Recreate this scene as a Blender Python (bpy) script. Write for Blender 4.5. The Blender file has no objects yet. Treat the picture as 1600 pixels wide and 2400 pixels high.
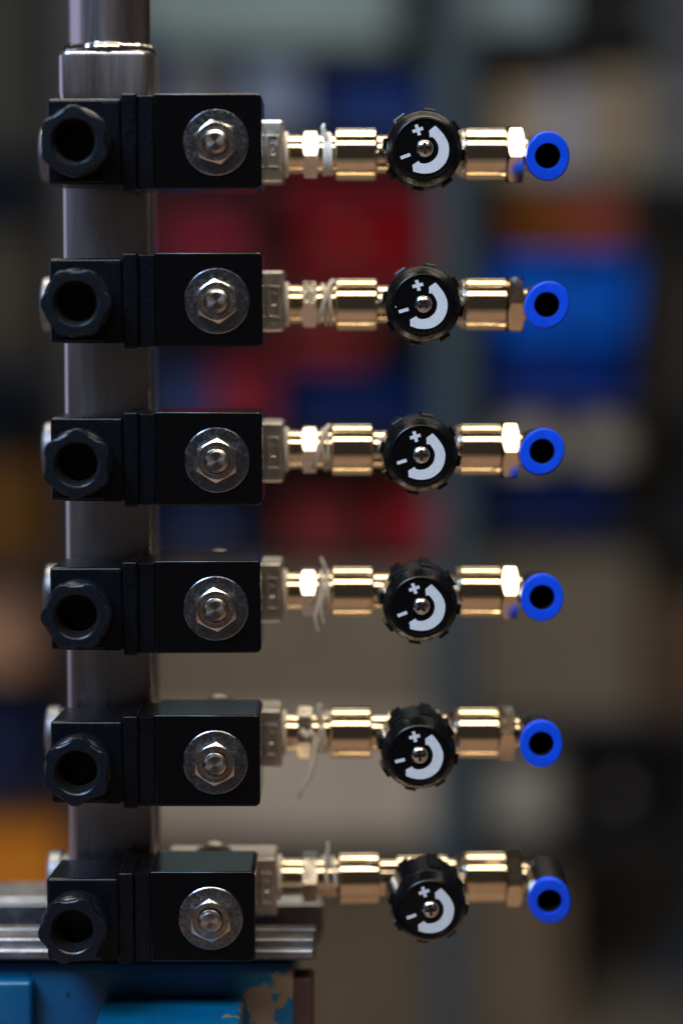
import bpy, bmesh, math, random
from mathutils import Vector, Matrix, noise
random.seed(7)
PI = math.pi
S = bpy.context.scene
COL = S.collection
U = 0.00014                      # metres per unit (one photograph pixel at the coil faces)
FPX, CX, CY = 5667.0, 800.0, 1200.0
PITCH = math.atan(486.0 / 5667.0)
CAMZ = 1.35
D0 = 5667.0                      # coil face distance in units

# ------------------------------------------------------------------ camera, world, light
cam_d = bpy.data.cameras.new('camera'); cam = bpy.data.objects.new('camera', cam_d); COL.objects.link(cam)
cam.location = (0, 0, CAMZ); cam.rotation_euler = (PI / 2 - PITCH, 0, 0)
cam_d.sensor_fit = 'HORIZONTAL'; cam_d.sensor_width = 24.0; cam_d.lens = 24.0 * FPX / 1600.0
cam_d.clip_start = 0.05; cam_d.clip_end = 100
cam_d.dof.use_dof = True; cam_d.dof.focus_distance = 0.800; cam_d.dof.aperture_fstop = 2.9; cam_d.dof.aperture_blades = 9
S.camera = cam
W = bpy.data.worlds.new('World'); S.world = W; W.use_nodes = True
bg = W.node_tree.nodes['Background']; bg.inputs[0].default_value = (1.0, 0.86, 0.80, 1); bg.inputs[1].default_value = 0.03
def lamp(name, loc, target, sx, sy, power, color):
    l = bpy.data.lights.new(name, 'AREA'); l.shape = 'RECTANGLE'; l.size = sx; l.size_y = sy; l.energy = power; l.color = color
    o = bpy.data.objects.new(name, l); COL.objects.link(o); o.location = loc
    o.rotation_euler = (Vector(target) - Vector(loc)).to_track_quat('-Z', 'Y').to_euler()
    return o
WARM = (1.0, 0.87, 0.68)
lamp('ceiling_lamp', (0.10, 1.25, 2.95), (0.10, 1.25, 0), 1.8, 1.0, 47, WARM)
lamp('ceiling_lamp', (0.10, -0.55, 2.95), (0.10, -0.55, 0), 1.8, 0.66, 30, WARM)
lamp('ceiling_lamp', (0.30, 3.00, 2.95), (0.30, 3.00, 0), 2.2, 0.42, 10, WARM)
lamp('window_light', (-1.05, -0.35, 2.95), (0.0, 0.80, 1.2), 1.0, 0.7, 56, (0.45, 0.68, 1.0))
lamp('left_fill', (-2.4, 1.55, 1.5), (0.0, 1.55, 1.4), 2.3, 1.4, 8, (0.66, 0.68, 1.0))  # added cool fill from the left, reflected along the tube's corner
S.view_settings.view_transform = 'Standard'; S.view_settings.look = 'None'
S.view_settings.exposure = 0.0; S.view_settings.gamma = 1.0; S.view_settings.use_curve_mapping = False
S.render.engine = 'CYCLES'

def at(px, py, d):
    """world point on the vertical plane d units (camera distance) that the photograph shows at px, py"""
    x = (px - CX) / FPX; yv = -(py - CY) / FPX
    c, s = math.cos(PITCH), math.sin(PITCH)
    dy = c + yv * s; dz = -s + yv * c
    k = d * U / dy
    return Vector((x * k, d * U, CAMZ + dz * k))

# ------------------------------------------------------------------ materials
def mat(name, col, rough=0.5, metal=0.0, spec=0.5, bump=0.0, bscale=900.0, rvar=0.0, rscale=500.0, cvar=0.0,
        dust=0.0, dustcol=(0.35, 0.36, 0.38), aniso=0.0, coat=0.0, stretch=None):
    m = bpy.data.materials.new(name); m.use_nodes = True
    nt = m.node_tree; N = nt.nodes; L = nt.links; b = N['Principled BSDF']
    b.inputs['Base Color'].default_value = (*col, 1); b.inputs['Roughness'].default_value = rough
    b.inputs['Metallic'].default_value = metal; b.inputs['Specular IOR Level'].default_value = spec
    if coat: b.inputs['Coat Weight'].default_value = coat; b.inputs['Coat Roughness'].default_value = 0.05
    tc = N.new('ShaderNodeTexCoord'); geo = N.new('ShaderNodeNewGeometry')
    mp = N.new('ShaderNodeMapping'); L.new(geo.outputs['Position'], mp.inputs['Vector'])
    if stretch: mp.inputs['Scale'].default_value = stretch
    v = mp.outputs['Vector']
    def nz(scale, detail=4, rgh=0.6):
        n = N.new('ShaderNodeTexNoise'); n.inputs['Scale'].default_value = scale; n.inputs['Detail'].default_value = detail
        n.inputs['Roughness'].default_value = rgh; L.new(v, n.inputs['Vector']); return n.outputs['Fac']
    colsock = None
    if cvar:
        r = N.new('ShaderNodeMapRange'); L.new(nz(rscale * 0.4), r.inputs['Value'])
        r.inputs['From Min'].default_value = 0.3; r.inputs['From Max'].default_value = 0.7
        r.inputs['To Min'].default_value = 1 - cvar; r.inputs['To Max'].default_value = 1 + cvar
        mx = N.new('ShaderNodeMix'); mx.data_type = 'RGBA'; mx.blend_type = 'MULTIPLY'; mx.inputs['Factor'].default_value = 1
        mx.inputs['A'].default_value = (*col, 1); L.new(r.outputs['Result'], mx.inputs['B']); colsock = mx.outputs['Result']
    if dust:
        r = N.new('ShaderNodeMapRange'); L.new(nz(3200, 2, 0.5), r.inputs['Value'])
        r.inputs['From Min'].default_value = 0.70; r.inputs['From Max'].default_value = 0.78; r.inputs['To Max'].default_value = dust
        mx = N.new('ShaderNodeMix'); mx.data_type = 'RGBA'
        if colsock: L.new(colsock, mx.inputs['A'])
        else: mx.inputs['A'].default_value = (*col, 1)
        mx.inputs['B'].default_value = (*dustcol, 1); L.new(r.outputs['Result'], mx.inputs['Factor']); colsock = mx.outputs['Result']
    if colsock: L.new(colsock, b.inputs['Base Color'])
    if rvar:
        r = N.new('ShaderNodeMapRange'); L.new(nz(rscale), r.inputs['Value'])
        r.inputs['From Min'].default_value = 0.3; r.inputs['From Max'].default_value = 0.7
        r.inputs['To Min'].default_value = max(0.02, rough - rvar); r.inputs['To Max'].default_value = rough + rvar
        L.new(r.outputs['Result'], b.inputs['Roughness'])
    if bump:
        bp = N.new('ShaderNodeBump'); bp.inputs['Strength'].default_value = bump; bp.inputs['Distance'].default_value = 0.0004
        L.new(nz(bscale, 5), bp.inputs['Height']); L.new(bp.outputs['Normal'], b.inputs['Normal'])
    if aniso:
        b.inputs['Anisotropic'].default_value = aniso
        t = N.new('ShaderNodeTangent'); t.direction_type = 'RADIAL'; t.axis = 'Y'; L.new(t.outputs['Tangent'], b.inputs['Tangent'])
    return m

M = {
 'coil': mat('gloss black resin', (0.0025, 0.0025, 0.003), 0.10, spec=0.5, bump=0.025, bscale=260, rvar=0.05, rscale=700, dust=0.10),
 'conn': mat('satin black nylon', (0.002, 0.003, 0.006), 0.30, spec=0.33, bump=0.10, bscale=2600, rvar=0.08, rscale=900, dust=0.10),
 'gland': mat('satin black gland nylon', (0.005, 0.0075, 0.013), 0.30, spec=0.42, bump=0.12, bscale=2400, rvar=0.08, rscale=900, dust=0.10),
 'seal': mat('black rubber seal', (0.006, 0.007, 0.008), 0.55, bump=0.1, bscale=2000),
 'knob': mat('black knob plastic', (0.003, 0.0035, 0.0045), 0.27, spec=0.25, bump=0.03, bscale=1500, rvar=0.05),
 'dial': mat('black dial face', (0.003, 0.003, 0.0035), 0.22, spec=0.3, bump=0.03, bscale=3000, dust=0.12),
 'print': mat('pale blue white print', (0.66, 0.70, 0.76), 0.5, cvar=0.08, rscale=1600, dust=0.0),
 'nickel': mat('nickel plated brass', (0.87, 0.735, 0.53), 0.075, 1.0, bump=0.02, bscale=700, rvar=0.03, rscale=600, cvar=0.08),
 'cast': mat('bead blasted stainless', (0.74, 0.69, 0.64), 0.40, 1.0, bump=0.2, bscale=3000, rvar=0.08, cvar=0.12),
 'hexm': mat('satin nickel', (0.76, 0.69, 0.60), 0.2, 1.0, bump=0.08, bscale=2200, rvar=0.1, cvar=0.1),
 'zinc': mat('zinc washer', (0.37, 0.39, 0.46), 0.24, 1.0, bump=0.06, bscale=1100, rvar=0.10, rscale=900, cvar=0.16, dust=0.28, dustcol=(0.6, 0.62, 0.66)),
 'nut': mat('stainless nut', (0.74, 0.69, 0.65), 0.20, 1.0, bump=0.10, bscale=1800, rvar=0.08, rscale=900, cvar=0.12),
 'stem': mat('turned stem end', (0.62, 0.58, 0.55), 0.26, 1.0, aniso=0.85, bump=0.06, bscale=2500),
 'column': mat('brushed stainless tube', (0.56, 0.51, 0.53), 0.30, 1.0, bump=0.06, bscale=500, rvar=0.06, rscale=220, cvar=0.12, stretch=(1, 1, 0.06)),
 'weld': mat('weld bead steel', (0.66, 0.62, 0.58), 0.16, 1.0, bump=0.1, bscale=400, rvar=0.1),
 'ptfe': mat('white thread tape', (0.84, 0.82, 0.78), 0.5, bump=0.3, bscale=1600),
 'blue': mat('blue release ring', (0.002, 0.075, 0.83), 0.38, spec=0.4, bump=0.05, bscale=1500, cvar=0.05),
 'elbow': mat('black elbow plastic', (0.005, 0.0055, 0.007), 0.38, spec=0.3, bump=0.08, bscale=2000),
 'hole_shade': mat('black bore shade', (0.002, 0.002, 0.002), 0.6),  # black that stands in for shade inside the openings
 'steel': mat('worn vise steel', (0.26, 0.265, 0.29), 0.46, 1.0, bump=0.5, bscale=420, rvar=0.14, rscale=200, cvar=0.3),
 'rust': mat('rusty casting', (0.060, 0.026, 0.020), 0.7, bump=0.7, bscale=500, cvar=0.4, rscale=300),
}
pb = M['ptfe'].node_tree.nodes['Principled BSDF']; pb.inputs['Subsurface Weight'].default_value = 0.0; pb.inputs['Subsurface Radius'].default_value = (1, 1, 1); pb.inputs['Subsurface Scale'].default_value = 0.001
def vise_paint():
    m = mat('chipped blue enamel', (0.0, 0.17, 0.40), 0.32, bump=0.25, bscale=160)
    nt = m.node_tree; N = nt.nodes; L = nt.links; b = N['Principled BSDF']; geo = N.new('ShaderNodeNewGeometry')
    def nz(sc, det): 
        n = N.new('ShaderNodeTexNoise'); n.inputs['Scale'].default_value = sc; n.inputs['Detail'].default_value = det
        L.new(geo.outputs['Position'], n.inputs['Vector']); return n.outputs['Fac']
    r1 = N.new('ShaderNodeMapRange'); sx = N.new('ShaderNodeSeparateXYZ'); L.new(geo.outputs['Position'], sx.inputs[0])
    wx = N.new('ShaderNodeMapRange'); L.new(sx.outputs['X'], wx.inputs['Value']); wx.inputs['From Min'].default_value = -0.045; wx.inputs['From Max'].default_value = -0.022
    wx.inputs['To Min'].default_value = -0.05; wx.inputs['To Max'].default_value = 0.13
    ad = N.new('ShaderNodeMath'); ad.operation = 'ADD'; L.new(nz(58, 5), ad.inputs[0]); L.new(wx.outputs['Result'], ad.inputs[1]); L.new(ad.outputs[0], r1.inputs['Value']); r1.inputs['From Min'].default_value = 0.66; r1.inputs['From Max'].default_value = 0.675
    r2 = N.new('ShaderNodeMapRange'); L.new(nz(230, 2), r2.inputs['Value']); r2.inputs['From Min'].default_value = 0.69; r2.inputs['From Max'].default_value = 0.71
    v = N.new('ShaderNodeMix'); v.data_type = 'RGBA'; v.inputs['A'].default_value = (0.0, 0.065, 0.20, 1); v.inputs['B'].default_value = (0.0, 0.13, 0.25, 1)
    L.new(nz(40, 3), v.inputs['Factor'])
    c = N.new('ShaderNodeMix'); c.data_type = 'RGBA'; L.new(r1.outputs['Result'], c.inputs['Factor']); L.new(v.outputs['Result'], c.inputs['A'])
    c.inputs['B'].default_value = (0.20, 0.15, 0.11, 1)
    d = N.new('ShaderNodeMix'); d.data_type = 'RGBA'; L.new(r2.outputs['Result'], d.inputs['Factor']); L.new(c.outputs['Result'], d.inputs['A'])
    d.inputs['B'].default_value = (0.005, 0.03, 0.05, 1); L.new(d.outputs['Result'], b.inputs['Base Color'])
    return m
M['vise'] = vise_paint()

# ------------------------------------------------------------------ mesh helpers (units, not metres)
class MB:
    def __init__(s): s.v = []; s.f = []
    def add(s, vs, fs):
        o = len(s.v); s.v += [tuple(v) for v in vs]; s.f += [tuple(i + o for i in f) for f in fs]; return s
    def box(s, x0, x1, y0, y1, z0, z1, bev=0.0, seg=2):
        bm = bmesh.new(); bmesh.ops.create_cube(bm, size=1)
        for v in bm.verts:
            v.co = ((x0 + x1) / 2 + v.co.x * (x1 - x0), (y0 + y1) / 2 + v.co.y * (y1 - y0), (z0 + z1) / 2 + v.co.z * (z1 - z0))
        if bev: bmesh.ops.bevel(bm, geom=list(bm.edges), offset=bev, segments=seg, profile=0.5, affect='EDGES')
        return s.bm(bm)
    def bm(s, bm):
        bm.verts.ensure_lookup_table(); bm.verts.index_update()
        s.add([v.co[:] for v in bm.verts], [[v.index for v in f.verts] for f in bm.faces]); bm.free(); return s
    def rings(s, rings, axis='y', center=(0, 0, 0), seg=48, cap0=True, cap1=True, rot=0.0):
        """rings: list of (radius or function(angle), axial) ; angle 0 = +x (or +y for axis x), ccw"""
        vs = []; fs = []; cx, cy, cz = center
        for r, t in rings:
            for k in range(seg):
                a = 2 * PI * k / seg + rot
                rr, tt = (r(a), t) if callable(r) else (r, t)
                if callable(t): tt = t(a, rr)
                p, q = rr * math.cos(a), rr * math.sin(a)
                vs.append({'y': (cx + p, cy + tt, cz + q), 'x': (cx + tt, cy + p, cz + q), 'z': (cx + p, cy + q, cz + tt)}[axis])
        n = len(rings)
        for i in range(n - 1):
            for k in range(seg):
                k2 = (k + 1) % seg; fs.append((i * seg + k, i * seg + k2, (i + 1) * seg + k2, (i + 1) * seg + k))
        if cap0: fs.append(tuple(range(seg)))
        if cap1: fs.append(tuple((n - 1) * seg + k for k in range(seg))[::-1])
        return s.add(vs, fs)
    def prism(s, pts, y0, y1):
        n = len(pts); vs = [(x, y0, z) for x, z in pts] + [(x, y1, z) for x, z in pts]
        fs = [tuple(range(n)), tuple(range(2 * n - 1, n - 1, -1))] + [(i, i + n, (i + 1) % n + n, (i + 1) % n) for i in range(n)]
        return s.add(vs, fs)
    def tube(s, pts, rad, seg=10, caps=True):
        pts = [Vector(p) for p in pts]; vs = []; fs = []; n = len(pts); up = Vector((0.3, 0.2, 1)).normalized(); prev = None
        for i, p in enumerate(pts):
            t = (pts[min(i + 1, n - 1)] - pts[max(i - 1, 0)]).normalized()
            if prev is None: a = t.cross(up if abs(t.dot(up)) < 0.95 else Vector((1, 0, 0))).normalized()
            else: a = (prev - t * prev.dot(t)).normalized()
            prev = a; b = t.cross(a); r = rad[i] if isinstance(rad, (list, tuple)) else rad
            for k in range(seg):
                w = 2 * PI * k / seg; vs.append(p + a * (r * math.cos(w)) + b * (r * math.sin(w)))
        for i in range(n - 1):
            for k in range(seg):
                k2 = (k + 1) % seg; fs.append((i * seg + k, i * seg + k2, (i + 1) * seg + k2, (i + 1) * seg + k))
        if caps: fs += [tuple(range(seg)), tuple((n - 1) * seg + k for k in range(seg))]
        return s.add(vs, fs)
    def mesh(s, name, material, sharp=32):
        me = bpy.data.meshes.new(name); me.from_pydata([(x * U, y * U, z * U) for x, y, z in s.v], [], s.f)
        bm = bmesh.new(); bm.from_mesh(me); bmesh.ops.recalc_face_normals(bm, faces=bm.faces); bm.to_mesh(me); bm.free()
        me.materials.append(material)
        for p in me.polygons: p.use_smooth = True
        me.set_sharp_from_angle(angle=math.radians(sharp)); return me
    def build(s, name, material, parent=None, sharp=32, wn=True):
        o = bpy.data.objects.new(name, s.mesh(name, material, sharp)); COL.objects.link(o)
        if parent: o.parent = parent
        if wn: w = o.modifiers.new('weighted', 'WEIGHTED_NORMAL'); w.keep_sharp = True; w.weight = 80
        return o
def empty(name, loc, label, cat, group=None):
    o = bpy.data.objects.new(name, None); COL.objects.link(o); o.location = loc; o.empty_display_size = 0.01
    o['label'] = label; o['category'] = cat
    if group: o['group'] = group
    return o
def hexr(ap, rot=0.0, lim=1e9):
    return lambda a: min(lim, ap / math.cos(((a - rot) % (PI / 3)) - PI / 6))
def hexnut(mb, ap, t0, t1, axis='y', rot=0.0, cham=None, both=True, bore=0.0, center=(0, 0, 0)):
    """hexagon with chamfered corners, t0 the front end"""
    h = hexr(ap, rot); rc = cham or ap * 0.985; sg = 1 if t1 > t0 else -1
    drop = lambda a, r: t0 + sg * max(0, r - rc) * 0.55
    dropb = lambda a, r: t1 - sg * max(0, r - rc) * 0.55
    rings = [((lambda a: min(h(a), rc)), t0), (h, drop), (h, dropb if both else t1)] + ([((lambda a: min(h(a), rc)), t1)] if both else [])
    if bore: rings = [(bore, t0 + sg * 12), (bore, t0 + sg * 3), (bore + 3, t0)] + rings
    mb.rings(rings, axis, center, 72, cap0=not bore, cap1=True, rot=rot)
    return mb

ORD = ['topmost', 'second from top', 'third from top', 'fourth from top', 'fifth from top', 'lowest']
# photograph measurements per row (1568-wide view converted to source pixels)
K = 1600 / 1568
ROW = [  # nut, pipe y, body centre x, knob, ring, nipple hexagon x, gland turn, oval turn, nut turn
 dict(nut=(506, 333), pipe=361, bx=965, knob=(975, 340), ring=(1258, 358), hx=714, gl=0.55, ov=0.0, nt=0.22, dial=0.05),
 dict(nut=(508.6, 705), pipe=713, bx=966.5, knob=(972, 698), ring=(1256, 700), hx=711, gl=0.02, ov=-0.55, nt=0.10, dial=-0.02),
 dict(nut=(508.6, 1078), pipe=1053, bx=955, knob=(967, 1045), ring=(1245, 1037), hx=711, gl=0.50, ov=-0.62, nt=-0.03, dial=0.0),
 dict(nut=(506, 1426), pipe=1386, bx=955, knob=(967, 1393), ring=(1245, 1373), hx=708, gl=0.04, ov=-0.05, nt=0.09, dial=0.06),
 dict(nut=(505, 1787), pipe=1717, bx=950, knob=(963, 1735), ring=(1243, 1710), hx=700, gl=0.44, ov=0.0, nt=-0.05, dial=-0.05),
 dict(nut=(494, 2153), pipe=2056, bx=967.5, knob=(988, 2090), ring=(1262, 2072), hx=711, gl=0.12, ov=0.25, nt=0.06, dial=0.03),
]
PIPED = D0 + 380

# ------------------------------------------------------------------ setting
def concrete():
    m = mat('worn concrete', (0.22, 0.19, 0.16), 0.6, bump=0.2, bscale=30, cvar=0.2, rscale=6)
    return m
def sheet(name, vs, material):
    me = bpy.data.meshes.new(name); me.from_pydata(vs, [], [(0, 1, 2, 3)]); me.materials.append(material)
    o = bpy.data.objects.new(name, me); COL.objects.link(o); o['kind'] = 'structure'; return o
sheet('floor', [(-6, -3, 0), (6, -3, 0), (6, 7, 0), (-6, 7, 0)], concrete())
sheet('wall', [(-6, 6.4, 0), (6, 6.4, 0), (6, 6.4, 3.2), (-6, 6.4, 3.2)], mat('painted wall', (0.07, 0.065, 0.06), 0.7, cvar=0.12, rscale=5))

# ------------------------------------------------------------------ manifold column
colx0, colx1 = -681.0, -464.0
ccx = (colx0 + colx1) / 2
base = at(250, 2240, PIPED)
ztop = at(250, 128, PIPED).z; zbot = base.z - 0.02
column = empty('manifold_column', (ccx * U, (D0 + 370) * U, zbot),
               'upright square stainless steel tube carrying the row of black valves, clamped in the vise', 'manifold')
H = (ztop - zbot) / U
hw = (colx1 - colx0) / 2
def rsq(hw, r, n=6):
    pts = []
    for cx, cy, a0 in ((hw - r, hw - r, 0), (-hw + r, hw - r, PI / 2), (-hw + r, -hw + r, PI), (hw - r, -hw + r, 3 * PI / 2)):
        for k in range(n + 1):
            a = a0 + PI / 2 * k / n; pts.append((cx + r * math.cos(a), cy + r * math.sin(a)))
    return pts
def loft(sections):   # list of (pts, z)
    mb = MB(); n = len(sections[0][0]); vs = []; fs = []
    for pts, z in sections: vs += [(x, y, z) for x, y in pts]
    for i in range(len(sections) - 1):
        for k in range(n):
            fs.append((i * n + k, i * n + (k + 1) % n, (i + 1) * n + (k + 1) % n, (i + 1) * n + k))
    fs += [tuple(range(n)), tuple(range((len(sections) - 1) * n, len(sections) * n))]
    return mb.add(vs, fs)
loft([(rsq(hw, 25), 0), (rsq(hw, 25), H - 150), (rsq(hw, 25), H - 120)]).build('square_tube', M['column'], column)
loft([(rsq(hw + 4, 28), H - 119), (rsq(hw + 7, 29), H - 100), (rsq(hw + 7, 29), H - 14), (rsq(hw + 3, 29), H - 4), (rsq(hw - 6, 29), H)]).build('end_cap', M['column'], column)
MB().rings([(102, H - 2), (102, H + 700)], 'z', (0, 0, 0), 64).build('round_pipe', M['column'], column, 60)
wb = MB()                                             # weld bead: a rippled ring around the pipe foot
ringsv = []; segs = 120; mseg = 10; vs = []; fs = []
for i in range(segs):
    a = 2 * PI * i / segs; rip = 1.15 + 0.35 * noise.noise(Vector((3.2 * math.cos(a), 3.2 * math.sin(a), 1.7))) + 0.05 * math.sin(i * 2 * PI / 5)
    for k in range(mseg):
        w = 2 * PI * k / mseg; r = 100 + 12 * rip * math.cos(w); vs.append((r * math.cos(a), r * math.sin(a), H + 3 + 15 * rip * math.sin(w)))
for i in range(segs):
    for k in range(mseg):
        fs.append((i * mseg + k, ((i + 1) % segs) * mseg + k, ((i + 1) % segs) * mseg + (k + 1) % mseg, i * mseg + (k + 1) % mseg))
wb.add(vs, fs).build('weld_bead', M['weld'], column, 60)
for i, R in enumerate(ROW):
    pz = (at(250, R['pipe'], PIPED).z - zbot) / U
    MB().rings([(50, -hw - 64), (64, -hw - 62), (68, -hw - 56), (68, -hw - 30), (60, -hw - 26), (60, -hw + 2)], 'x', (0, 10, pz), 40).build('plug', M['steel'], column)
    MB().rings([(50, hw - 2), (50, hw + 8), (44, hw + 12), (44, hw + 75)], 'x', (0, 10, pz), 40).build('outlet_nipple', M['hexm'], column)

# ------------------------------------------------------------------ solenoid valves
def text_ring(txt, parent, radius, a0, size, y):
    """raised characters standing round a ring, read clockwise"""
    mb = MB()
    cu = bpy.data.curves.new('engraving', 'FONT'); cu.size = 1.0; cu.extrude = 0.0; cu.align_x = 'CENTER'; cu.align_y = 'CENTER'; cu.resolution_u = 2
    tmp = bpy.data.objects.new('engraving_source', cu); COL.objects.link(tmp)
    a = a0
    for ch in txt:
        cu.body = ch; bpy.context.view_layer.update()
        dg = bpy.context.evaluated_depsgraph_get(); me = bpy.data.meshes.new_from_object(tmp.evaluated_get(dg))
        c, s = math.cos(a), math.sin(a)
        vs = []
        for v in me.vertices:
            p, q = v.co.x * size, v.co.y * size          # q outward, p clockwise
            vs.append(((radius + q) * c + p * s, y, (radius + q) * s - p * c))
        n = len(vs); fs = [tuple(f.vertices) for f in me.polygons]
        mb.add(vs, fs); bpy.data.meshes.remove(me)
        a -= 0.75 * size / radius
    bpy.data.objects.remove(tmp); bpy.data.curves.remove(cu)
    return mb.build('engraving', M['print_steel'], parent)
M['print_steel'] = mat('stamped bright edge', (0.75, 0.70, 0.66), 0.35, 1.0)

def gland_r(ro, ap, rot):
    h = hexr(ap, rot)
    def f(a):
        w = ((a - rot) % (PI / 3)) - PI / 6
        r = min(h(a), ro)
        if -0.30 < w < 0.24: r -= 2.6 * min(1, (0.30 + w) / 0.10, (0.24 - w) / 0.10)
        return r
    return f
def solenoid(i, R):
    loc = at(*R['nut'], D0)
    lab = ['topmost black solenoid valve with cable gland and bright nut', 'second from top black solenoid valve with cable gland on the steel tube',
           'third from top black solenoid valve, thin red reflection along its top edge', 'fourth from top black solenoid valve with dull red reflection on its top',
           'fifth from top black solenoid valve with streaked grey top face', 'lowest black solenoid valve, right above the blue vise'][i]
    t = empty('solenoid_valve', loc, lab, 'valve', 'solenoid valves in a column')
    t.rotation_euler = (0, random.uniform(-0.006, 0.006), 0)
    coil = MB()
    bm = bmesh.new(); bmesh.ops.create_cube(bm, size=1)
    for v in bm.verts: v.co = (-19 + v.co.x * 250, 113 + v.co.y * 226, 3 + v.co.z * 220)
    ve = [e for e in bm.edges if abs(e.verts[0].co.y - e.verts[1].co.y) > 10 and e.verts[0].co.x > 0]
    bmesh.ops.bevel(bm, geom=ve, offset=13, segments=5, profile=0.5, affect='EDGES')
    fe = [e for e in bm.edges if (abs(e.verts[0].co.y) < 1 and abs(e.verts[1].co.y) < 1) or (abs(e.verts[0].co.y - 226) < 1 and abs(e.verts[1].co.y - 226) < 1)]
    bmesh.ops.bevel(bm, geom=fe, offset=4.5, segments=3, profile=0.5, affect='EDGES')
    coil.bm(bm); co = coil.build('coil', M['coil'], t, 40)
    MB().rings([(52, 224), (52, 316)], 'y', (0, 0, 0), 40).build('armature_tube', M['nut'], t)
    MB().rings([(30, -4), (74.5, -4), (76.5, -2.5), (76.5, 0.5)], 'y', (0, 0, 0), 72, cap0=True).build('washer', M['zinc'], t)
    nb = MB(); hexnut(nb, 46, -27, -4.2, 'y', rot=PI / 6 + PI / 3 * 0 + R['nt'] + PI / 2 - PI / 6 - PI / 3, cham=44, both=False, bore=31)
    nut = nb.build('nut', M['nut'], t, 25)
    if i in (1, 3):
        text_ring('530-2A', nut, 37.5, 1.15 if i == 3 else 0.42, 10.5, -27.35)
        text_ring('11', nut, 37.5, 3.75 if i == 3 else 2.95, 10.5, -27.35)
    MB().rings([(1.6, -36.0), (2.2, -38.5), (19, -39.4), (20.5, -39.2), (27, -33), (28, -31), (28, 4)], 'y', (0, 0, 0), 56).build('stem', M['stem'], t, 25)
    # valve body behind the coil
    vb = MB().box(-128, 149, 306, 452, -75, 75, 9, 3); body = vb.build('valve_body', M['cast'], t)
    fr = MB()
    x0, x1, z0, z1 = 108, 138, -42, 38                       # embossed frame with a cast port numeral inside
    for b in ((x0, x1, 301, 307, z1 - 5, z1), (x0, x1, 301, 307, z0, z0 + 5), (x0, x0 + 5, 301, 307, z0 + 5.2, z1 - 5.2), (x1 - 5, x1, 301, 307, z0 + 5.2, z1 - 5.2)):
        fr.box(*b, bev=1.4)
    fr.tube([(118, 304, 14), (123, 304, 18), (128, 304, 14), (127, 304, 6), (119, 304, -6), (118, 304, -11), (129, 304, -11)], 2.6, 6)
    fr.build('embossed_frame', M['cast'], body)
    MB().rings([(44, 76), (44, 82), (40, 85)], 'z', (-11, 372, 0), 32).build('screw_seat', M['seal'], body)
    MB().rings([(27, 84), (26, 90), (21, 97), (12, 101), (3, 102)], 'z', (-11, 372, 0), 32).build('dome_screw', M['cast'], body)
    # connector
    MB().box(-183, -144.2, -1, 214, -106.5, 108.5, 4, 2).build('gasket_collar', M['conn'], t)
    c = MB()
    bm = bmesh.new(); bmesh.ops.create_cube(bm, size=1)
    for v in bm.verts: v.co = (-304 + v.co.x * 172, 88 + v.co.y * 204, 2 + v.co.z * 198)
    for v in bm.verts:
        if v.co.y > 100 and v.co.x < -300: v.co.x += 10
    bmesh.ops.bevel(bm, geom=list(bm.edges), offset=9, segments=3, profile=0.5, affect='EDGES')
    c.bm(bm); conn = c.build('cable_connector', M['conn'], t, 40)
    MB().box(-219.5, -183.2, -12, 208, -110, 113, 6, 3).build('connector_flange', M['conn'], conn)
    MB().box(-262, -224, -16.5, -14.5, -97, 90, 1).build('raised_strip', M['conn'], conn)
    g = (-318, 0, -3)
    MB().rings([(55, -96), (70, -94), (78, -88), (80, -80), (80, -52), (76, -48), (76, -12)], 'y', g, 64, cap0=False).build('gland_body', M['gland'], conn, 40)
    gr = gland_r(82, 74.5, R['gl']); gs = lambda k: (lambda a: gr(a) * k)
    gn = MB().rings([(44, 14), (44, -64), (50, -64.5), (50, -104), (51.2, -107.5), (54.5, -110), (gs(0.95), -110), (gs(0.985), -108.5), (gs(1.0), -105), (gs(1.0), -72), (gs(0.96), -66)], 'y', g, 144, cap0=True, cap1=False)
    gn.build('gland_nut', M['gland'], conn, 30)
    MB().rings([(49.6, -98), (47.5, -98), (47, -62), (43.8, -60), (43.6, 10)], 'y', g, 48, cap0=False, cap1=True).build('gland_shade', M['hole_shade'], conn)  # added black liner, paints the shade deep in the gland
    return t
VALVES = [solenoid(i, R) for i, R in enumerate(ROW)]

# ------------------------------------------------------------------ flow regulators, elbows, nipples
ARC = [(833, 340), (915, 280), (955, 318), (990, 360), (1025, 405), (1050, 450), (1073, 505), (1083, 560), (1081, 615), (1070, 670), (1053, 716), (1030, 760),
       (998, 797), (960, 830), (922, 855), (880, 873), (835, 885), (790, 889), (745, 889), (700, 884), (650, 871), (620, 858), (608, 862), (603, 855), (597, 770), (680, 722), (696, 748),
       (725, 758), (760, 761), (797, 756), (830, 745), (862, 728), (890, 705), (912, 680), (930, 650), (942, 612), (947, 570), (944, 540), (935, 510), (919, 478), (900, 450), (885, 433), (868, 420), (838, 427)]
def trace(pts): return [((x - 766) / 5.5, -(y - 565) / 5.5) for x, y in pts]
def rotp(pts, a, c=(0, 0)):
    co, si = math.cos(a), math.sin(a)
    return [(c[0] + x * co - y * si, c[1] + x * si + y * co) for x, y in pts]
PLUS = [(-4, 13), (4, 13), (4, 4), (13, 4), (13, -4), (4, -4), (4, -13), (-4, -13), (-4, -4), (-13, -4), (-13, 4), (-4, 4)]
MINUS = [(-12, -4), (12, -4), (12, 4), (-12, 4)]

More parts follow.
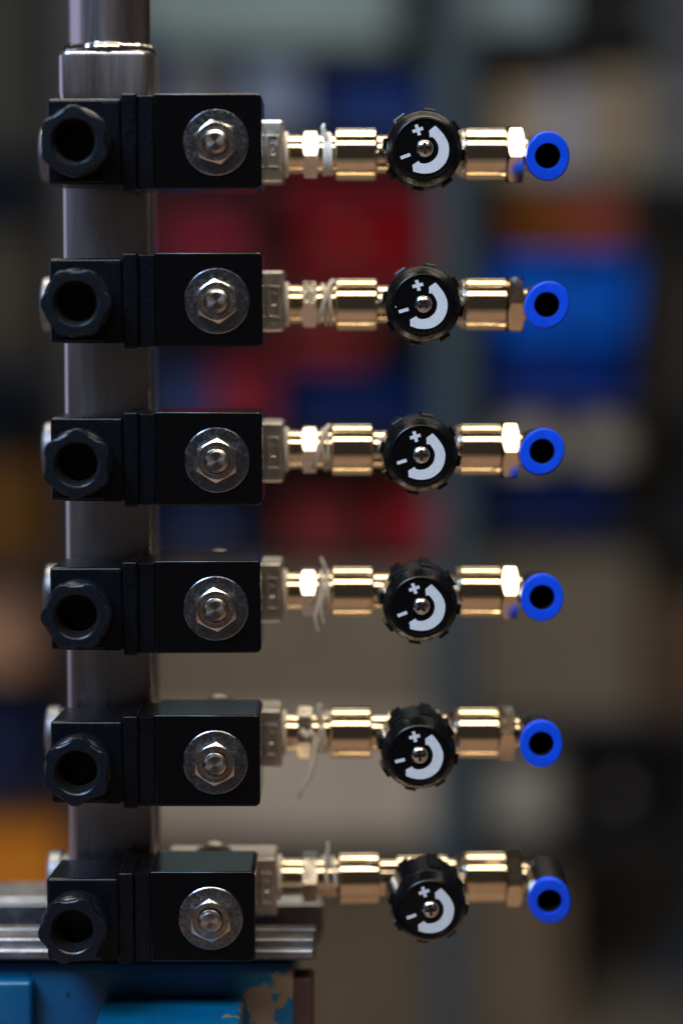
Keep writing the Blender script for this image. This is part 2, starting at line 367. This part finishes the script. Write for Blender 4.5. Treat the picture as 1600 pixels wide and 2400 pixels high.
def regulator(i, R):
    p = at(R['bx'] * K, R['pipe'], PIPED); k = at(R['knob'][0] * K, R['knob'][1] * K, D0 + 90)
    lab = '%s nickel flow regulator with round black plus-minus knob' % ORD[i]
    t = empty('flow_regulator', p, lab, 'flow regulator', 'flow regulators with black knobs')
    ax = -math.asin(max(-0.5, min(0.5, (k.z - p.z) / (290 * U)))); yaw = math.atan((k.x - p.x) / (290 * U))
    t.rotation_euler = (ax, 0, yaw)
    body = MB()
    for s in (-1, 1):
        body.rings([(54, s * 212), (61, s * 211), (64.5, s * 208), (64.5, s * 113), (62, s * 110), (48, s * 109), (46, s * 106), (46, s * 30)], 'x', (0, 0, 0), 64)
    body.rings([(57, -62), (57, 62)], 'x', (0, 0, 0), 48)
    bd = body.build('body', M['nickel'], t)
    MB().rings([(48, 84), (60, 100), (63, 107)], 'x', (0, 0, 0), 48).build('shoulder', M['hexm'], bd)
    MB().rings([(52, -60), (52, -118), (40, -121), (40, -140)], 'y', (0, 0, 0), 48).build('stem_collar', M['nickel'], bd)
    kn = MB()
    kn.rings([(66.5, -288.2), (67.5, -290.6), (70.5, -291), (73.5, -289.5), (77, -286), (87.5, -262), (90.5, -254), (93, -140), (90, -133), (60, -132)], 'y', (0, 0, 0), 96)
    for q in range(8):
        a = math.radians(-10 + 45 * q) + R['dial'] * 0.6; c, s = math.cos(a), math.sin(a)
        vs = []
        for y, r1 in ((-247, 90), (-243, 98), (-200, 100.5), (-139, 101), (-136, 99)):
            for r, w in ((78, 13), (r1, 13), (r1, -13), (78, -13)): vs.append((r * c - w * s, y, r * s + w * c))
        fs = [(0, 1, 2, 3), (16, 17, 18, 19)] + [(j * 4 + e, j * 4 + (e + 1) % 4, (j + 1) * 4 + (e + 1) % 4, (j + 1) * 4 + e) for j in range(4) for e in range(4)]
        kn.add(vs, fs)
    knob = kn.build('knob', M['knob'], t, 28)
    MB().rings([(23, -288.6), (66.4, -288.6), (66.4, -287.5)], 'y', (0, 0, 0), 72).build('dial_plate', M['dial'], knob)
    th = R['dial']
    MB().prism(rotp(trace(ARC), th), -289.2, -288.7).build('arc_arrow', M['print'], knob)
    MB().prism(rotp(rotp(PLUS, 0.27, (-14.2, 44.0)), th), -289.2, -288.7).build('plus_mark', M['print'], knob)
    MB().prism(rotp(rotp(MINUS, 0.30, (-46.2, -16.0)), th), -289.2, -288.7).build('minus_mark', M['print'], knob)
    if i == 1:
        MB().prism(rotp([(-72, -6), (-66, -1), (-64, -3), (-68, -8), (-64.5, -22), (-67, -23)], 0.05), -289.2, -288.7).build('stray_mark', M['print'], knob)
    # domed cross-recess screw
    sc = MB(); nr, ns = 20, 96; vs = []; fs = []
    rot = random.uniform(0, PI / 2)
    for a_ in range(nr + 1):
        r = 21.0 * a_ / nr
        for b_ in range(ns):
            w = 2 * PI * b_ / ns; x, z = r * math.cos(w), r * math.sin(w)
            xr, zr = x * math.cos(rot) + z * math.sin(rot), -x * math.sin(rot) + z * math.cos(rot)
            y = -11.5 * math.sqrt(max(0, 1 - (r / 21.3) ** 2)) - 1
            if (abs(xr) < 3.1 and abs(zr) < 13) or (abs(zr) < 3.1 and abs(xr) < 13): y += 8.5
            vs.append((x, -288 + y, z))
    for a_ in range(nr):
        for b_ in range(ns):
            b2 = (b_ + 1) % ns; fs.append((a_ * ns + b_, a_ * ns + b2, (a_ + 1) * ns + b2, (a_ + 1) * ns + b_))
    sc.add(vs, fs).build('screw', M['nut'], knob, 45)
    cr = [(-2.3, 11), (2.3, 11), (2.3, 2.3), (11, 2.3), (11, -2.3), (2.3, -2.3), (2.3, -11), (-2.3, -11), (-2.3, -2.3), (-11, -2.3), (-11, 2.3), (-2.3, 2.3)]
    MB().prism(rotp(cr, rot), -296.2, -291).build('recess_shade', M['seal'], knob)  # dark cross set in the slots, shade put in as colour
    return t, p

def elbow(i, R, reg):
    p = reg[1]; c = at(R['ring'][0] * K, R['ring'][1] * K, D0 + 200)
    o = p + Vector((213 * U, 0, 0))
    lab = '%s black elbow fitting with bright blue release ring at the right end' % ORD[i]
    t = empty('elbow_fitting', o, lab, 'pipe fitting', 'elbow fittings with blue rings')
    a = -math.asin(max(-0.6, min(0.6, (c.z - p.z) / (180 * U)))); t.rotation_euler = (a, 0, 0)
    xc = (c.x - o.x) / U
    hx = MB(); hexnut(hx, 66, 0.5, 40, 'x', rot=math.radians([2, -2, 2.5, 2.2, -5, -1.5][i]), cham=66)
    hx.build('hexagon', M['nickel'], t, 25)
    MB().rings([(34, 39), (38, 44), (38, 50), (33, 54), (33, 60)], 'x', (0, 0, 0), 40).build('swivel_neck', M['nickel'], t)
    e = MB()
    e.rings([(40, 58), (44, 62), (44, xc - 30), (40, xc)], 'x', (0, 0, 0), 40)
    e.rings([(20, 50), (36, 46), (46, 34), (50, 10), (50, -60), (49, -140), (46, -150), (35, -150), (32, -30)], 'y', (xc, 0, 0), 56)
    e.build('elbow_body', M['elbow'], t)
    ov = R['ov']; f = lambda k: (lambda w: k * (52.5 + 6.4 * math.sin(w - ov) ** 2))
    rg = MB()
    rg.rings([(31, -120), (31, -174), (30.2, -177), (32, -180), (f(0.93), -180.5), (f(0.985), -178), (f(1.0), -173), (f(1.0), -160), (f(0.95), -156), (36, -155), (36, -120)], 'y', (xc, 0, 0), 72, cap0=False, cap1=False)
    rg.build('release_ring', M['blue'], t, 40)
    MB().rings([(30.8, -172), (29.6, -172), (29.4, -40), (2, -40)], 'y', (xc, 0, 0), 40, cap0=False).build('bore', M['hole_shade'], t)  # black lining in place of shade inside the release ring
    return t

def tape(x0, x1, r, turns, seed):
    rnd = random.Random(seed); pts = []; rad = []
    n = int(26 * turns)
    for k in range(n):
        a = 2 * PI * k / 26; f = k / n
        rr = r + 2.5 * noise.noise(Vector((k * 0.21, seed, 0))) + 1.5
        pts.append((x0 + (x1 - x0) * f + 5 * noise.noise(Vector((k * 0.13, 5 + seed, 3))), rr * math.cos(a), rr * math.sin(a)))
        rad.append(4.2 + 2.0 * noise.noise(Vector((k * 0.3, 9, seed))))
    return pts, rad

def nipple(i, R, reg):
    v = VALVES[i].location; p = reg[1]
    xs = v.x / U + 149.5; xe = p.x / U - 212.5; L = xe - xs
    o = Vector((xs * U, p.y, p.z))
    lab = '%s hexagonal pipe nipple with white thread tape, between valve and regulator' % ORD[i]
    t = empty('pipe_nipple', o, lab, 'pipe fitting', 'hexagonal pipe nipples')
    hx = (R['hx'] * K - 800) * PIPED / FPX - xs
    g = MB(); ring = [(56, 0)]
    MB().rings([(50, 0.5), (56, 2), (56, 9), (51, 11)], 'x', (0, 0, 0), 48).build('sealing_washer', M['ptfe'], t)
    pr = [(47, 11)]; x = 14
    while x < L - 4:
        if abs(x + 3 - hx) < 24: x += 6; continue
        pr += [(47, x), (49.5, x + 1.5), (49.5, x + 4), (47, x + 5.5)]; x += 8.5
    pr.append((47, L)); g.rings(pr, 'x', (0, 0, 0), 48); g.build('threaded_pipe', M['nickel'], t, 25)
    h = MB(); hexnut(h, 57, hx - 19, hx + 19, 'x', rot=[0.10, -0.04, 0.0, 0.02, 0.22, 0.05][i], cham=57.5)
    h.build('hexagon', M['hexm'], t, 25)
    tp = MB(); xa = hx + 30
    turns = [3.2, 2.2, 1.8, 3.0, 2.4, 1.6][i]
    pts, rad = tape(xa, L - 4, 49, turns, i * 3 + 1); tp.tube(pts, rad, 7)
    if i in (1, 2): # a looser loop slanting across the thread
        pp = [(L - 30 + 34 * math.sin(a * 0.5) , -58 * math.cos(a), 58 * math.sin(a)) for a in [k * PI / 14 - 0.9 for k in range(22)]]
        tp.tube(pp, 6.0, 7)
    strands = {0: [[(L - 22, -45, 38), (L - 28, -52, 62), (L - 24, -50, 70)]],
               3: [[(L - 24, -46, 30), (L - 34, -60, -20), (L - 42, -66, -60), (L - 34, -60, -92)], [(L - 14, -30, 52), (L - 20, -40, 74), (L - 27, -40, 92)], [(L - 18, -52, 10), (L - 30, -64, -30), (L - 20, -58, -74)]],
               4: [[(L - 24, -46, 46), (L - 26, -50, 66), (L - 25, -50, 82)], [(L - 34, -58, -6), (L - 44, -70, -60), (L - 50, -74, -95), (L - 68, -76, -128), (L - 80, -74, -152)], [(L - 40, -60, -20), (L - 38, -66, -60), (L - 40, -70, -84)],
                   [(hx - 10, -62, 14), (hx + 4, -70, 0), (hx + 14, -64, 12), (hx + 26, -60, -4)]],
               5: [[(L - 22, -44, 40), (L - 27, -50, 66), (L - 24, -50, 86), (L - 26, -50, 102)]]}.get(i, [])
    for s in strands:
        q = []
        for a, b in zip(s[:-1], s[1:]):
            for f in range(4): q.append(Vector(a).lerp(Vector(b), f / 4) + Vector((noise.noise(Vector((a[0], f, i))) * 3, 0, 0)))
        q.append(Vector(s[-1])); tp.tube(q, [(11 if i == 4 else 7.5) - 4.2 * w / len(q) for w in range(len(q))], 6)
    tp.build('thread_tape', M['ptfe'], t, 60)
    return t
for i, R in enumerate(ROW):
    rg = regulator(i, R); elbow(i, R, rg); nipple(i, R, rg)

# ------------------------------------------------------------------ bench vise
jz = CAMZ - 1545 * U                      # jaw top height
vr = at(-60, 2200, D0)
vise = empty('bench_vise', (0, D0 * U, jz), 'chipped blue bench vise with worn steel jaws gripping the tube', 'vise')
def vx(px, d): return (px - CX) * (D0 + d) / FPX * 1.018
XL, XR = vx(-330, 100), vx(742, 112)
def V(name, m, *b, bev=6, par=vise, seg=3): return MB().box(*b, bev=bev, seg=seg).build(name, M[m], par)
fj = V('front_jaw', 'steel', XL, vx(737, 112), 150, 222, -60, -5, bev=7)
V('jaw_plate', 'steel', XL + 14, vx(740, 200), 224, 267, -78, 0, bev=4, par=fj)
V('jaw_lip', 'steel', XL, vx(737, 112), 112, 149, -48, -22, bev=9, par=fj)
rj = V('rear_jaw', 'steel', XL, vx(752, 500), 518, 700, -120, 4, bev=8)
V('jaw_plate', 'steel', XL + 14, vx(757, 475), 472, 516, -80, 0, bev=4, par=rj)
V('jaw_casting', 'rust', vx(300, 150), vx(735, 150), 160, 256, -420, -106, bev=10)
# painted front casting with a bevelled top edge and a projecting screw housing
xr = vx(688, 70)
cast = MB(); prof = [(186, -82), (168, -64), (156, -70), (150, -88), (150, -620), (258, -620), (258, -104), (186, -104)]
vs = []; fs = []
xsn = [XL, XL + 8, xr - 16, xr - 4, xr]; ins = [8, 0, 0, 5, 14]
for X, e in zip(xsn, ins):
    for (y, z) in prof: vs.append((X, y + (e if y < 170 else 0), z - (e * 0.6 if z > -90 else 0)))
n = len(prof)
for a_ in range(4):
    for b_ in range(n): fs.append((a_ * n + b_, a_ * n + (b_ + 1) % n, (a_ + 1) * n + (b_ + 1) % n, (a_ + 1) * n + b_))
fs += [tuple(range(n)), tuple(range(4 * n, 5 * n))]
front = cast.add(vs, fs).build('front_casting', M['vise'], vise, 40)
V('screw_housing', 'vise', vx(226, 0), vx(565, 0), -210, 148.5, -640, -150, bev=16, par=front, seg=4)
V('shoulder', 'vise', XL + 10, vx(66, 30), 100, 148.5, -620, -98, bev=14, par=front, seg=4)
V('slide_beam', 'steel', vx(300, 200), vx(480, 200), 262, 800, -600, -430, bev=8)
V('base_casting', 'vise', vx(60, 500), vx(720, 500), 330, 840, -920, -600, bev=26, seg=4)
V('rear_casting', 'vise', vx(80, 700), vx(700, 700), 640, 840, -600, -122, bev=20, seg=4)

# ------------------------------------------------------------------ workbench (under the vise)
bz = jz - 921 * U
bench = empty('workbench', (0, 0.85, 0), 'brown wooden workbench under the blue vise', 'workbench')
wood = mat('oiled bench wood', (0.14, 0.075, 0.045), 0.45, bump=0.2, bscale=60, cvar=0.35, rscale=60, stretch=(0.1, 1, 1))
def worldbox(name, m, x0, x1, y0, y1, z0, z1, bev, parent=None):
    me = MB().box(x0 / U, x1 / U, y0 / U, y1 / U, z0 / U, z1 / U, bev / U if bev else 0, 2).mesh(name, m)
    o = bpy.data.objects.new(name, me); COL.objects.link(o)
    if parent: o.parent = parent; o.matrix_parent_inverse = Matrix.Translation(-Vector(parent.location))
    return o
for k in range(4):
    worldbox('plank', wood, -0.8, 0.8, 0.40 + k * 0.165, 0.563 + k * 0.165, bz - 0.045, bz, 0.004, bench)
for sx in (-0.72, 0.72):
    for y in (0.46, 1.0): worldbox('leg', wood, sx - 0.04, sx + 0.04, y - 0.04, y + 0.04, 0, bz - 0.046, 0.004, bench)

# ------------------------------------------------------------------ background shelving
DB = 4.2 / U
frame_m = mat('blue grey rack steel', (0.075, 0.115, 0.145), 0.5, spec=0.15, cvar=0.15, rscale=20)
shelf_m = mat('dark shelf board', (0.022, 0.022, 0.024), 0.6, spec=0.15, cvar=0.2, rscale=20)
def P(px, py, d=4.2): return at(px, py, d / U)
def rack(px0, px1, shelves, label, d=4.2, w=0.030, frame_m=frame_m):
    a, b = P(px0, 1200, d).x, P(px1, 1200, d).x
    r = empty('shelving_rack', ((a + b) / 2, d, 0), label, 'shelf')
    for x in (a, b):
        for y in (d + 0.02, d + 0.46): worldbox('post', frame_m, x - w, x + w, y - 0.02, y + 0.02, 0, 2.3, 0.003, r)
    for py in shelves:
        z = P(800, py, d).z
        worldbox('shelf', shelf_m, a + w + 0.001, b - w - 0.001, d + 0.005, d + 0.48, z - 0.03, z, 0.003, r)
    return r
_cm = {}
def cmat(col, rough=0.5):
    key = (col, rough)
    if key not in _cm: _cm[key] = mat('background %d' % len(_cm), col, rough, spec=0.12, cvar=0.15, rscale=16)
    return _cm[key]
def srgb(c): return tuple((v / 255 / 12.92) if v <= 10 else ((v / 255 + 0.055) / 1.055) ** 2.4 for v in c)
GAIN = 2.6
def alb(c): return tuple(min(0.85, v * GAIN) for v in srgb(c))
def bin_(x0, y0, x1, y1, c, label, d=4.2, depth=0.34, kind='storage_bin'):
    """open-fronted stacking bin: tapered walls, rim, scooped front"""
    x0, x1 = x0 + 0.05 * (x1 - x0), x1 - 0.05 * (x1 - x0)
    p = P((x0 + x1) / 2, y1, d); w = abs(P(x1, y1, d).x - P(x0, y1, d).x); h = P(x0, y0, d).z - P(x0, y1, d).z
    t = empty(kind, (p.x, d + 0.03, p.z), label, 'bin'); m = cmat(alb(c), 0.5)
    k = 1 / U; mb = MB(); tp = 0.94; th = 0.006
    fz = 0.78                                             # the front wall is cut low, the sides slope down to it
    def shell(o, zb):
        return [(-w / 2 * tp + o, o, zb), (w / 2 * tp - o, o, zb), (w / 2 * tp - o, depth - o, zb), (-w / 2 * tp + o, depth - o, zb),
                (-w / 2 + o, o - 0.012, h * fz), (w / 2 - o, o - 0.012, h * fz), (w / 2 - o, depth * 0.35, h), (-w / 2 + o, depth * 0.35, h),
                (w / 2 - o, depth - o, h), (-w / 2 + o, depth - o, h)]
    vs = [tuple(q * k for q in v) for v in shell(0, 0.0) + shell(th, th)]
    outer = [(0, 3, 2, 1), (0, 1, 5, 4), (1, 2, 8, 6, 5), (2, 3, 9, 8), (3, 0, 4, 7, 9)]
    fs = outer + [tuple(i + 10 for i in f[::-1]) for f in outer]
    top = (4, 5, 6, 8, 9, 7)
    fs += [(top[i], top[(i + 1) % 6], top[(i + 1) % 6] + 10, top[i] + 10) for i in range(6)]
    mb.add(vs, fs).build('bin_shell', m, t, 20)
    rim = MB(); r = 0.011 * k; W2, Hh, dd = w / 2 * k, h * k * fz, depth * k
    rim.box(-W2 - r * .3, W2 + r * .3, -0.024 * k, -0.0125 * k, Hh - 1.6 * r, Hh + 0.2 * r, r * .3)
    rim.build('rim', m, t)
    rnd = random.Random(int(x0 * 7 + y0))
    lo = rnd.uniform(-0.5, 0.2) * W2; MB().box(lo, lo + W2 * 0.26, -0.0135 * k, -0.0085 * k, Hh * 0.4, Hh * 0.62, 0).build('paper_label', cmat(alb(rnd.choice([(84, 80, 74), (40, 40, 44), (20, 20, 22)])), 0.6), t)
    cm = MB(); n = 7
    for q in range(n):                                    # loose parts lying in the bin
        cxq = -W2 * 0.8 + 1.6 * W2 * (q + 0.5) / n; ww = W2 * rnd.uniform(0.08, 0.13)
        cm.box(cxq - ww, cxq + ww, dd * 0.25, dd * 0.8, 0.012 * k, h * k * rnd.uniform(0.45, 0.92), 0.004 * k, 1)
    cm.build('loose_parts', cmat(alb(rnd.choice([(12, 12, 14), (40, 38, 36), (60, 52, 44), (22, 18, 16)])), 0.6), t)
    return t
def box_(x0, y0, x1, y1, c, label, d=4.2, depth=0.32, rot=0.0, kind='cardboard_box', cat='box'):
    p = P((x0 + x1) / 2, y1, d); w = abs(P(x1, y1, d).x - P(x0, y1, d).x); h = P(x0, y0, d).z - P(x0, y1, d).z
    t = empty(kind, (p.x, d + 0.03, p.z), label, cat); t.rotation_euler = (0, 0, rot); m = cmat(alb(c), 0.65); k = 1 / U
    MB().box(-w / 2 * k, w / 2 * k, 0, depth * k, 0, h * k * 0.985, 0.004 * k).build('carton', m, t)
    for s in (-1, 1):
        a, b = (s * w / 2 * k * 0.99, s * 0.002 * k)
        MB().box(min(a, b), max(a, b), 0.002 * k, depth * k * 0.99, h * k * 0.9855, h * k, 0).build('flap', m, t)
    return t
def drum_(x0, y0, x1, y1, c, label, d=4.2, kind='paint_tin', cat='tin'):
    p = P((x0 + x1) / 2, y1, d); w = abs(P(x1, y1, d).x - P(x0, y1, d).x); h = P(x0, y0, d).z - P(x0, y1, d).z
    t = empty(kind, (p.x, d + 0.03 + w / 2, p.z), label, cat); m = cmat(alb(c), 0.45); k = 1 / U; r = w / 2 * k; H = h * k
    MB().rings([(r * .93, 0), (r, H * .03), (r, H * .42), (r * .985, H * .44), (r * .985, H * .5), (r, H * .52), (r, H * .88), (r * .96, H * .9)], 'z', (0, 0, 0), 40).build('can', m, t)
    MB().rings([(r * 1.02, H * .9), (r * 1.02, H * .96), (r * .9, H), (r * .85, H * .97)], 'z', (0, 0, 0), 40).build('lid', m, t)
    return t
rack(-60, 1055, [100, 302, 712, 1012, 1292, 1975], 'blurred grey-blue steel rack with red and blue bins behind the valves')
rack(1058, 1720, [62, 412, 938, 1240, 1690, 1962], 'blurred steel rack at the right with the large blue bin', d=4.28)
# bay behind the valves
box_(180, -1050, 925, 98, (96, 110, 109), 'tall blurred pale grey-green panel carton at top edge, above the regulators')  # stretched up out of view so the coil tops reflect something pale
bin_(60, 20, 372, 230, (0, 46, 110), 'blurred blue bin directly behind the upright pipe')
box_(374, 150, 525, 300, (80, 82, 88), 'blurred grey carton just right of the tube, top shelf')
box_(575, 118, 705, 300, (98, 108, 130), 'blurred pale lavender-grey carton above the topmost nipple')
bin_(735, 165, 1005, 300, (18, 40, 92), 'blurred dull blue bin above the topmost black knob')
bin_(365, 600, 640, 710, (82, 34, 40), 'blurred dusky red bin behind the second nipple', depth=0.36)
bin_(650, 606, 1015, 710, (82, 22, 24), 'blurred brick red bin behind the second knob', depth=0.36)
bin_(362, 478, 590, 599, (106, 24, 40), 'blurred crimson bin between the two uppermost coils')
bin_(690, 480, 1020, 605, (104, 0, 8), 'blurred saturated red bin between first and second knob')
bin_(620, 395, 1015, 476, (90, 16, 24), 'blurred dark red bin below the topmost regulator', depth=0.3)
bin_(368, 846, 500, 1010, (32, 44, 82), 'blurred slate blue bin beside the tube, between second and third valve')
bin_(504, 812, 640, 1010, (104, 26, 38), 'blurred red bin right of the slate blue one, third shelf')
bin_(660, 850, 1010, 1010, (2, 22, 66), 'blurred navy bin above the third regulator')
bin_(650, 758, 880, 846, (110, 34, 28), 'blurred rusty red bin stacked below the second regulator')
bin_(372, 1160, 575, 1290, (25, 34, 66), 'blurred navy bin just right of the tube below the third coil')
bin_(660, 1155, 840, 1290, (95, 30, 32), 'blurred dull red bin below the third nipple')
bin_(885, 1145, 1022, 1290, (112, 8, 18), 'blurred bright red bin below the third knob')
box_(300, 1340, 1005, 1690, (84, 76, 65), 'large blurred tan carton behind the fourth and fifth regulators')
box_(280, 1692, 1008, 1975, (128, 118, 107), 'large blurred pale grey-tan carton behind the lowest regulators', depth=0.40)
# bay at the right
box_(1090, -60, 1320, 60, (100, 112, 116), 'blurred pale carton at the top edge right of centre', d=4.28)
box_(1165, 196, 1275, 410, (106, 95, 78), 'blurred beige carton above the topmost blue ring', d=4.28)
box_(1278, 190, 1375, 410, (108, 108, 116), 'blurred pale grey carton above right of the topmost blue ring', d=4.28)
box_(1378, 165, 1520, 410, (98, 88, 72), 'blurred tan carton at the right rack, top shelf', d=4.28)
bin_(1155, 790, 1480, 938, (0, 32, 100), 'blurred dark navy bin under the bright blue one', d=4.28)
bin_(1150, 565, 1500, 789, (0, 66, 168), 'large blurred bright blue bin behind the second blue ring', d=4.28, depth=0.38)
box_(1195, 432, 1345, 564, (90, 48, 9), 'blurred orange-brown carton on the bright blue bin', d=4.28)
box_(1348, 445, 1462, 564, (108, 50, 38), 'blurred red-brown carton on the bright blue bin, right of the orange one', d=4.28)
bin_(1140, 1090, 1450, 1240, (2, 18, 58), 'blurred navy bin below the third blue ring', d=4.28)
drum_(1165, 958, 1320, 1089, (124, 116, 104), 'blurred round beige tin behind the third blue ring', d=4.28)
drum_(1345, 970, 1490, 1089, (112, 106, 98), 'blurred round grey-beige tin right of the third blue ring', d=4.28)
box_(1105, 1300, 1500, 1690, (76, 69, 60), 'large blurred brown-grey carton behind the fourth blue ring', d=4.28)
box_(1525, -20, 1690, 412, (64, 67, 70), 'blurred grey carton at the top right corner', d=4.28)
box_(1520, 620, 1690, 938, (30, 26, 22), 'blurred dark brown carton at the right edge', d=4.28)
box_(1515, 1400, 1690, 1690, (56, 44, 34), 'blurred brown carton at right edge, below the middle', d=4.28)
bin_(1335, 1705, 1620, 1962, (8, 8, 10), 'blurred black bin at the lower right', d=4.28)
drum_(1135, 1790, 1328, 1962, (112, 108, 102), 'blurred pale grey drum below the fifth blue ring', d=4.28, kind='drum', cat='drum')
# stack at the left edge
rack(-520, 190, [330, 830, 1330, 1870, 2150], 'blurred dark rack at the left edge of the picture', d=3.9, frame_m=mat('brown rack steel', (0.03, 0.022, 0.018), 0.5))
box_(-120, -60, 92, 328, (38, 38, 35), 'blurred dark grey carton at top left corner', d=3.92)
box_(-140, 540, 90, 828, (40, 36, 30), 'blurred grey-brown carton at left edge beside the second valve', d=3.92)
box_(-150, 1090, 95, 1328, (60, 38, 12), 'blurred dark orange-brown carton at left edge beside the third gland', d=3.92)
box_(-120, 1370, 70, 1590, (108, 80, 62), 'blurred pinkish tan carton at left edge beside the fourth gland', d=3.92)
bin_(-130, 1600, 80, 1868, (14, 20, 44), 'blurred dark navy bin at left edge beside the fifth gland', d=3.92)
box_(-100, 1890, 175, 2150, (200, 92, 24), 'blurred ochre yellow carton at left edge above the vise jaw', d=3.92)
box_(620, 2075, 1330, 2500, (72, 62, 50), 'blurred brown block added for the lit floor under the racks, below the lowest knob', d=4.22)  # added block carrying the lit floor's brown below the racks
